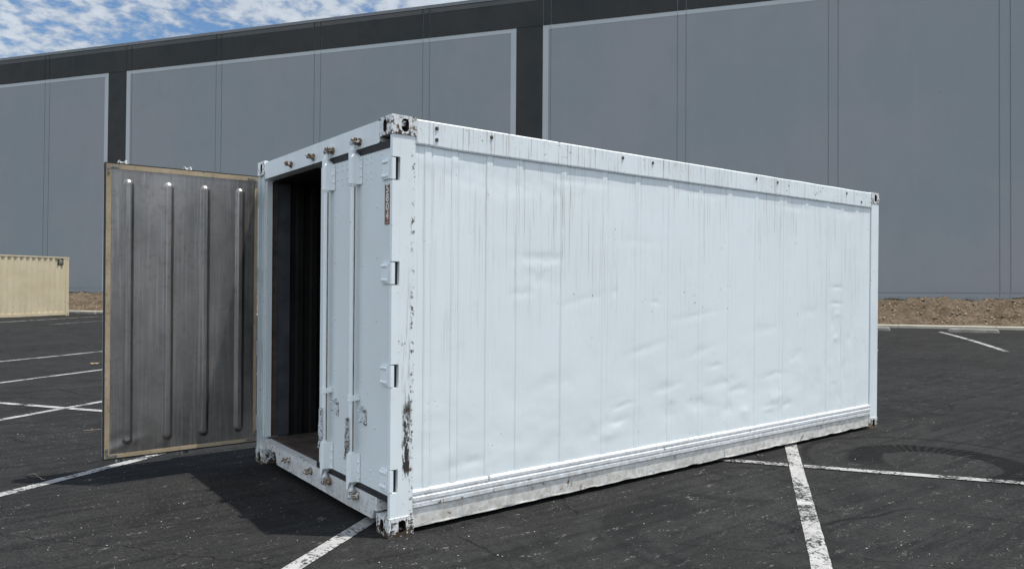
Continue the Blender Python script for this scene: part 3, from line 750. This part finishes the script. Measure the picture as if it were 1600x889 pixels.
def handle(door, M, u):
    mb = MB(M); w0, w1 = .068, .080
    # slotted head
    out = [(u + p[0], .640 + p[1]) for p in stadium(.034, .082, 6)]
    inn = [(u + p[0], .640 + p[1]) for p in stadium(.011, .052, 6)]
    n = len(out); rings = []
    for (pts, w) in ((out, w0), (out, w1), (inn, w1), (inn, w0)): rings.append([mb.bm.verts.new(M @ Vector((p[0], w, p[1]))) for p in pts])
    for a in range(4):
        for j in range(n): mb.bm.faces.new((rings[a][j], rings[a][(j+1) % n], rings[(a+1) % 4][(j+1) % n], rings[(a+1) % 4][j]))
    mb.prism([(u - .012, .602), (u + .012, .602), (u + .017, .56), (u + .021, .52), (u + .019, .485), (u + .009, .463), (u + .022, .436), (u + .030, .40), (u + .020, .398), (u + .008, .440), (u - .016, .468), (u - .021, .50), (u - .018, .55)], w0 - .001, w1 + .002, 'y')
    mb.ball((u + .003, w1 + .002, .555), .008); mb.ball((u - .004, w1 + .002, .515), .009); mb.ball((u + .006, w1 + .002, .49), .006)
    mb.box((u - .010, .055, .50), (u + .010, .068, .53)); mb.bevel(.0015, 1)
    mb.build('handle', P_CHIP, door)
    # retainer bracket on the skin beside the rod
    v = u - .078; mb = MB(M)
    for (cu, cz) in ((v, .742), (v - .042, .724), (v - .048, .652)):
        mb.cyl((cu, .002, cz), (cu, .011, cz), .017 if cz > .73 else .014, n=14); mb.ball((cu, .013, cz), .0065, 8, 5)
    mb.prism([(v + .006, .757), (v - .018, .757), (v - .060, .735), (v - .063, .640), (v - .048, .640), (v - .046, .715), (v - .014, .732), (v + .006, .728)], .002, .008, 'y')
    mb.tube([(v - .030, .012, .690), (v - .020, .030, .676), (v - .028, .036, .660), (v - .046, .026, .664)], .005)
    mb.tube([(v + .012, .012, .750), (v + .014, .026, .735), (v + .004, .030, .722), (v - .006, .022, .728)], .005)
    mb.bevel(.0012, 1)
    mb.build('handle_catch', P_CHIP, door)
def hinge(door, M, z, closed=True):
    mb = MB(M)
    mb.box((-.004, .001, z - .062), (.095, .013, z + .062)); mb.bevel(.0015, 1)
    for i in range(3):
        for k in (-1, 1): mb.ball((.028 + i * .026, .014, z + k * .044), .0120, 8, 5, (1, .75, 1))
    if closed:
        mb.box((-.031, -.016, z - .066), (-.005, .008, z + .066)); mb.cyl((-.019, .004, z - .067), (-.019, .004, z + .067), .011, n=14)
    else:
        mb.cyl((-.016, -.004, z - .067), (-.016, -.004, z + .067), .015, n=14); mb.box((-.03, -.045, z - .06), (-.005, -.006, z + .06))
    mb.build('hinge', P_POST if closed else P_END, door)
def skin_bm(M, u0, u1, z0, z1, th, seed):
    mb = MB(M)
    bm = grid_mesh(lin(u0, u1, 40), lin(z0, z1, 90), lambda u, z: M @ Vector((u, .0012 * fbm((u * 3, z * 2, seed), 3) * min(1, (u - u0) * 12, (u1 - u) * 12, (z - z0) * 12, (z1 - z) * 12), z)))
    mb.bm.free(); mb.bm = bm
    return mb
def rivets(mb, pts, r=.0065):
    for (u, z) in pts: mb.ball((u, .0015, z), r, 7, 4, (1, .7, 1))

# closed right-hand door
MR = door_matrix((.014, .035, 0), (0, 1, 0), (-1, 0, 0))
mb = skin_bm(MR, .003, 1.06, .252, 2.392, .1, 3); mb.box((.003, -.10, .252), (1.06, -.004, 2.392))
for a, b, c_, d_ in ((.003, 1.06, .252, .256), (.003, 1.06, 2.388, 2.392), (.003, .006, .252, 2.392), (1.057, 1.06, .252, 2.392)): mb.box((a, -.0045, c_), (b, .0006, d_))
pts = []
for z in (2.33, 2.365, 2.23, 2.27): pts += [(.12, z), (.26, z), (.33, z), (.62, z), (.70, z), (.78, z)]
for z in (.30, .36): pts += [(.24, z), (.32, z), (.62, z), (.70, z)]
for z in (.62, .95, 1.3, 1.7, 2.02): pts += [(.18, z + .02), (.38, z - .03), (.80, z)]
rivets(mb, pts); door_r = mb.build('door', P_DOOR, con, 'closed white riveted door with two locking rods')
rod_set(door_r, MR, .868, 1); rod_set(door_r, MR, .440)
handle(door_r, MR, .868); handle(door_r, MR, .440)
for z in HZ: hinge(door_r, MR, z)
mb = MB(MR); mb.box((.0, -.095, .27), (1.052, -.1005, 2.38)); mb.build('inner_lining', INNER, door_r)
# number plate 5804
mb = MB(MR); mb.box((.000, .0015, 1.922), (.070, .0045, 2.168)); mb.bevel(.001, 1)
plate = mb.build('number_plate', flat('brown_plate', (.20, .105, .06), .6, 0, .35, 60), door_r)
LETW = flat('white_lettering', (.74, .72, .66), .6, 0, .12, 80)
def text_mesh(txt, size, name, mat, parent, M, depth=.0006, align='CENTER', sx=1):
    cu = bpy.data.curves.new('t', 'FONT'); cu.body = txt; cu.size = size; cu.extrude = depth; cu.align_x = align; cu.align_y = 'CENTER'; cu.offset = size * .012
    o = bpy.data.objects.new('t', cu); COL.objects.link(o); dg = bpy.context.evaluated_depsgraph_get(); dg.update()
    me = bpy.data.meshes.new_from_object(o.evaluated_get(dg)); bpy.data.objects.remove(o); me.name = name
    me.transform(M @ Matrix.Diagonal((sx, 1, 1, 1))); me.materials.clear(); me.materials.append(mat)
    r = bpy.data.objects.new(name, me); COL.objects.link(r); r.parent = parent; return r
# text axes: right = -Y (seen from -X), up = Z, normal = -X
TM = Matrix(((0, 0, -1, 0), (-1, 0, 0, 0), (0, 1, 0, 0), (0, 0, 0, 1)))
me_all = bmesh.new()
for k, ch in enumerate('5804'):
    T = Matrix.Translation((.014 - .0048, .035 + .035, 2.140 - k * .0555)) @ TM
    o = text_mesh(ch, .072, 'd', LETW, None, T, sx=1.05); me_all.from_mesh(o.data); bpy.data.objects.remove(o)
for i in range(3):
    bmesh.ops.create_cube(me_all, size=1, matrix=Matrix.Translation((.0085, .055 + i * .013, 1.932)) @ Matrix.Diagonal((.001, .007, .004, 1)))
mb = MB(); mb.bm.free(); mb.bm = me_all; mb.build('lettering', LETW, door_r)

# open left-hand door: inner face looks at the camera
DW = 1.150; YI, YO = 2.308, 2.412
ML = door_matrix((-.040, YO, 0), (-1, 0, 0), (0, 1, 0))
mb = skin_bm(ML, .0, DW, .20, 2.450, .1, 9); mb.box((.0, -(YO - YI) + .010, .20), (DW, -.004, 2.450)); 
for a, b, c_, d_ in ((0, DW, .20, .204), (0, DW, 2.446, 2.450), (0, .003, .20, 2.45), (DW - .003, DW, .20, 2.45)): mb.box((a, -.0045, c_), (b, .0006, d_))
door_l = mb.build('door', [P_DOOR], con, 'open door showing its bare steel ribbed inner face in a tan frame')
mb = MB(ML); w_ = -(YO - YI)
mb.box((-.004, w_ + .006, .190), (DW + .006, w_ + .040, .1995)); mb.box((-.004, w_ + .006, 2.4505), (DW + .006, w_ + .040, 2.458)); mb.box((DW + .0005, w_ + .004, .1996), (DW + .008, w_ + .045, 2.4504)); mb.build('door_gasket', RUBBER, door_l)
g = NT('tan_frame_strip'); n1 = g.noise(3, 5, .65, stretch=(1, 1, 1)); n2 = g.noise(40, 5, .75)
c = g.mix(g.rng(n1, .35, .65), (.30, .235, .145), (.43, .345, .23)); c = g.mix(g.math('MULTIPLY', g.rng(n2, .55, .7), .7), c, (.12, .08, .05)); TAN = g.fin(c, .75, 0, .3)
mb = MB(ML)
mb.box((.004, w_ + .001, .203), (DW - .002, w_ + .012, .231)); mb.box((.004, w_ + .001, 2.412), (DW - .002, w_ + .012, 2.449))
mb.box((.004, w_ + .001, .2315), (.026, w_ + .012, 2.4115)); mb.box((DW - .036, w_ + .001, .2315), (DW - .002, w_ + .012, 2.4115)); mb.bevel(.002, 1)
mb.build('frame_strip', TAN, door_l)
BRK = flat('bracket_steel', (.22, .21, .20), .55, .6, .4, 50)
for (cu, cz, su, sz) in ((DW - .018, .218, -1, 1), (DW - .018, 2.428, -1, -1), (.016, .218, 1, 1), (.016, 2.428, 1, -1)):
    mb = MB(ML); mb.box((min(cu, cu + su * .07), w_ - .0015, cz - .009), (max(cu, cu + su * .07), w_ + .0009, cz + .009))
    mb.box((cu - .009, w_ - .0018, min(cz + sz * .0095, cz + sz * .06)), (cu + .009, w_ + .0009, max(cz + sz * .0095, cz + sz * .06)))
    for q in ((0, .045), (.055, 0), (0, .018), (.030, 0)): mb.ball((cu + su * q[0], w_ - .002, cz + sz * q[1]), .005, 7, 4)
    mb.build('corner_bracket', BRK, door_l)
g = NT('bare_stainless_lining')
n1 = g.noise(2.2, 6, .62, stretch=(1, 1, .55)); n2 = g.noise(1, 6, .7, stretch=(60, 60, 1.2)); n3 = g.noise(14, 6, .72, off=4); n4 = g.noise(110, 3, .6)
c = g.mix(g.rng(n1, .34, .66), (.19, .178, .166), (.335, .313, .295))
c = g.mix(g.math('MULTIPLY', g.rng(n3, .54, .68), .35), c, (.10, .095, .088))
c = g.mix(g.math('MULTIPLY', g.rng(n2, .50, .66), .50), c, (.46, .44, .42))
g.bump(g.math('ADD', n3, g.math('MULTIPLY', n4, .2)), .10, .006)
STEEL = g.fin(c, g.rng(g.math('ADD', n3, g.math('MULTIPLY', n1, .5)), .5, 1.0, .30, .50), .92, .5)
ribs = [.992, .704, .428, .147]
def lin_w(u, z):
    h = 0
    for k, r in enumerate(ribs):
        zb, zt = .335, 2.302
        zc = max(zb, min(zt, z)); d = math.hypot(u - r, z - zc)
        if d < .045: h += .020 * sstep(.037, .016, d)
    h += .0009 * fbm((u * 3, z * 1.6, 5), 3) * sstep(0, .06, u - .026)
    # crumpled lower free corner
    q = (z - .235) - .32 * (DW - .032 - u); e = math.hypot((DW - .03 - u), z - .23)
    if e < .38: h += (.0025 * math.exp(-((q - .03) / .03) ** 2) - .002 * math.exp(-((q - .10) / .04) ** 2)) * sstep(.34, .12, e)
    return -h
mb = MB(ML); mb.bm.free(); mb.bm = grid_mesh(lin(.0262, DW - .0362, 190), lin(.2312, 2.4118, 250), lambda u, z: ML @ Vector((u, w_ + .006 + lin_w(u, z), z)))
mb.build('inner_lining', STEEL, door_l)
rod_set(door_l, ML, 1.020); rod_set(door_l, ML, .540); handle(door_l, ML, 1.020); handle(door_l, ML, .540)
for z in HZ: hinge(door_l, ML, z, False)

# keepers on header and sill
def keeper(y, z, up):
    mb = MB()
    mb.cyl((.004, y, z), (-.008, y, z), .028, .025, n=14); mb.box((-.042, y - .028, z - .010), (-.006, y - .014, z + .012)); mb.box((-.042, y + .014, z - .010), (-.006, y + .028, z + .012)); mb.box((-.048, y - .032, z + .0122 * up - .006), (-.030, y - .010, z + .0122 * up + .008)); mb.box((-.048, y + .012, z + .0122 * up - .006), (-.030, y + .034, z + .0122 * up + .008))
    mb.box((-.020, y - .012, z - .012), (-.006, y + .012, z + .002)); mb.ball((-.030, y, z - .004), .010); mb.bevel(.002, 1)
    mb.build('cam_keeper', RUSTY, con)
for y in (1.655, 1.215, .905 - .035, .475 - .03): keeper(y, .165, -1); keeper(y, 2.482, 1)
# dark fork-pocket backs and casting weld plates
for ya, yb in ((.17, .25), (1.9, 2.2)):
    mb = MB(); mb.box((.08, ya, .07), (.11, yb, .15)); mb.build('pocket_back', DARKEDGE, con)

# ================================================================== TAN CONTAINER
g = NT('tan_container_paint'); n1 = g.noise(1.2, 5, .6); n2 = g.noise(11, 6, .72, off=2); n3 = g.noise(1, 4, .6, stretch=(9, 9, .7))
c = g.mix(g.rng(n1, .35, .65), (.56, .475, .315), (.64, .555, .39)); c = g.mix(g.math('MULTIPLY', g.rng(n3, .52, .7), .3), c, (.47, .39, .26))
dm = g.math('MULTIPLY', g.rng(n2, .56, .63), g.rng(g.z, 1.1, .4)); c = g.mix(g.math('MULTIPLY', dm, .6), c, (.27, .24, .19)); TANP = g.fin(c, .5, 0, .4)
TL, TB, TH = 6.058, 2.438, 2.591
tc_ = empty('shipping_container', (2.20, 34.08, -.045), math.radians(36 + 180), 'tan corrugated steel container with a small black placard by its top corner', 'shipping container')
# local: x runs away from the visible right corner towards the left of the picture, y points back from the seen side (handedness below)
YS = -1
def TBX(mb, a, b): mb.box((a[0], YS * a[1], a[2]), (b[0], YS * b[1], b[2]))
mb = MB(); pts = []; x = .17; dpt = .036; y0 = .012
while x < TL - .25:
    pts += [(x, YS * y0), (x + .070, YS * y0), (x + .138, YS * (y0 + dpt)), (x + .208, YS * (y0 + dpt))]; x += .276
pts += [(TL - .17, YS * y0), (TL - .17, YS * .07), (.17, YS * .07)]
mb.prism(pts, .15, 2.53, 'z'); mb.build('side_panel', TANP, tc_)
mb = MB(); pts2 = [(p[0], YS * TB - p[1]) for p in pts]; mb.prism(pts2, .15, 2.53, 'z'); mb.build('side_panel', TANP, tc_)
for yy in (0, TB - .07):
    mb = MB(); TBX(mb, (.17, yy + .004, 2.53), (TL - .17, yy + .066, 2.585)); mb.bevel(.004, 1); mb.build('top_rail', TANP, tc_)
    mb = MB(); TBX(mb, (.17, yy + .002, .03), (TL - .17, yy + .05, .15)); mb.bevel(.004, 1); mb.build('bottom_rail', TANP, tc_)
for xx in (0, TL - .17):
    for yy in (0, TB - .16):
        mb = MB(); TBX(mb, (xx + .004, yy + .004, .119), (xx + .166, yy + .156, 2.473)); mb.bevel(.01, 2); mb.build('corner_post', TANP, tc_)
        for zz in (0, TH - .118):
            mb = MB(); TBX(mb, (xx, yy, zz), (xx + .17, yy + .16, zz + .118)); mb.bevel(.01, 2); base = mb.mesh('c', TANP)
            c1 = MB(); y_out = (0 if yy == 0 else TB) * YS
            c1.prism([(xx + .085 + p[0], zz + .059 + p[1]) for p in stadium(.05, .08)], y_out - .05, y_out + .05, 'y')
            bool_cut(base, [c1.mesh('k', HOLE)], 'corner_casting', [TANP], tc_)
mb = MB(); TBX(mb, (.02, .07, 2.54), (TL - .02, TB - .07, 2.57)); mb.build('roof_panel', TANP, tc_)
for xa in (.02, TL - .06):
    mb = MB(); TBX(mb, (xa, .165, .12), (xa + .04, TB - .165, 2.54)); mb.build('end_panel', TANP, tc_)
mb = MB(); TBX(mb, (.05, .06, .12), (TL - .05, TB - .06, .16)); mb.build('floor', DARKEDGE, tc_)
mb = MB(); TBX(mb, (.30, .0, 2.23), (.58, .010, 2.49)); mb.bevel(.002, 1); plac = mb.build('placard', flat('black_placard', (.012, .013, .014), .5), tc_)
mb = MB(); PW = flat('placard_mark', (.55, .52, .42), .6)
def pm(pts, a=-.0006, b=.0): 
    mb.prism([(q[0], q[1]) for q in pts], YS * -.0025, YS * -.0004, 'y')
pm([(.54, 2.425), (.50, 2.452), (.45, 2.455), (.41, 2.440), (.36, 2.428), (.33, 2.400), (.37, 2.398), (.42, 2.405), (.46, 2.385), (.44, 2.412), (.49, 2.428)])
pm([(.55, 2.352), (.33, 2.352), (.33, 2.366), (.55, 2.366)]); pm([(.54, 2.315), (.34, 2.315), (.34, 2.325), (.54, 2.325)]); pm([(.52, 2.285), (.36, 2.285), (.36, 2.293), (.52, 2.293)])
mb.build('placard_logo', PW, plac)

# ------------------------------------------------------------------ litter on the lot
mb = MB()
for k in range(3000):
    d = random.uniform(1.6, 9) ** 1.0; a = random.uniform(-.66, .66)
    p = CAM.to_2d() + (Vector((F_.x, F_.y)) * math.cos(a) + Vector((R_.x, R_.y)) * math.sin(a)) * d * 1.1
    if -.1 < p.x < L + .1 and .0 < p.y < B: continue
    r = random.uniform(.0011, .0030) * (1 + (random.random() < .06))
    res = bmesh.ops.create_icosphere(mb.bm, subdivisions=1, radius=r, matrix=Matrix.Translation((p.x, p.y, r * .5)) @ Matrix.Diagonal((1, random.uniform(.6, 1.4), .6, 1)))
tag(mb.build('loose_gravel', flat('grit', (.34, .33, .31), .9, var=.75, scale=2.3)), 'fine loose grit scattered over the dark asphalt', 'gravel', kind='stuff')
TW = flat('dry_twig', (.16, .125, .09), .9, var=.4, scale=20)
def twig(x, y, a, L_, label, grp=None):
    o = MB(); p = Vector((0, 0, .008)); pts = [p.copy()]; h = 0
    for k in range(6):
        h += random.uniform(-.5, .5); p = p + Vector((math.cos(h), math.sin(h), random.uniform(-.1, .1))) * L_ / 6; p.z = max(.006, p.z); pts.append(p.copy())
    o.tube(pts, .0045, 6); o.tube([pts[3], pts[3] + Vector((.05, .07, .02)) * L_ * 3], .003, 5)
    ob = o.build('twig', TW); ob.location = (x, y, lot_z(x, y)); ob.rotation_euler = (0, 0, a); tag(ob, label, 'twig', grp)
twig(-1.02, 4.70, .4, .16, 'small curled twig on the asphalt left of the open steel door')
twig(-1.53, 2.74, 2.2, .22, 'thin dry stalk lying across the white line in the open door\'s shadow')
def leaf(x, y, label):
    mb = MB()
    for k in range(3):
        a = random.uniform(0, 6.28); c_ = Vector((random.uniform(-.05, .05), random.uniform(-.05, .05), .012))
        v = [c_ + Vector((math.cos(a + t) * r, math.sin(a + t) * r, h)) for t, r, h in ((0, .07, .03), (1.57, .03, 0), (3.14, .07, .02), (4.71, .03, .004))]
        lo = [q + Vector((0, 0, -.003)) for q in v]
        A = [mb.bm.verts.new(q) for q in v]; Bq = [mb.bm.verts.new(q) for q in lo]
        mb.bm.faces.new(A); mb.bm.faces.new(Bq[::-1])
        for i in range(4): mb.bm.faces.new((A[i], Bq[i], Bq[(i+1) % 4], A[(i+1) % 4]))
    o = mb.build('dry_leaves', flat('orange_leaf', (.30, .21, .13), .8, var=.35, scale=30)); o.location = (x, y, lot_z(x, y)); tag(o, label, 'leaves')
leaf(.05, 11.35, 'crumpled orange-brown dry leaves on asphalt between two white lines')
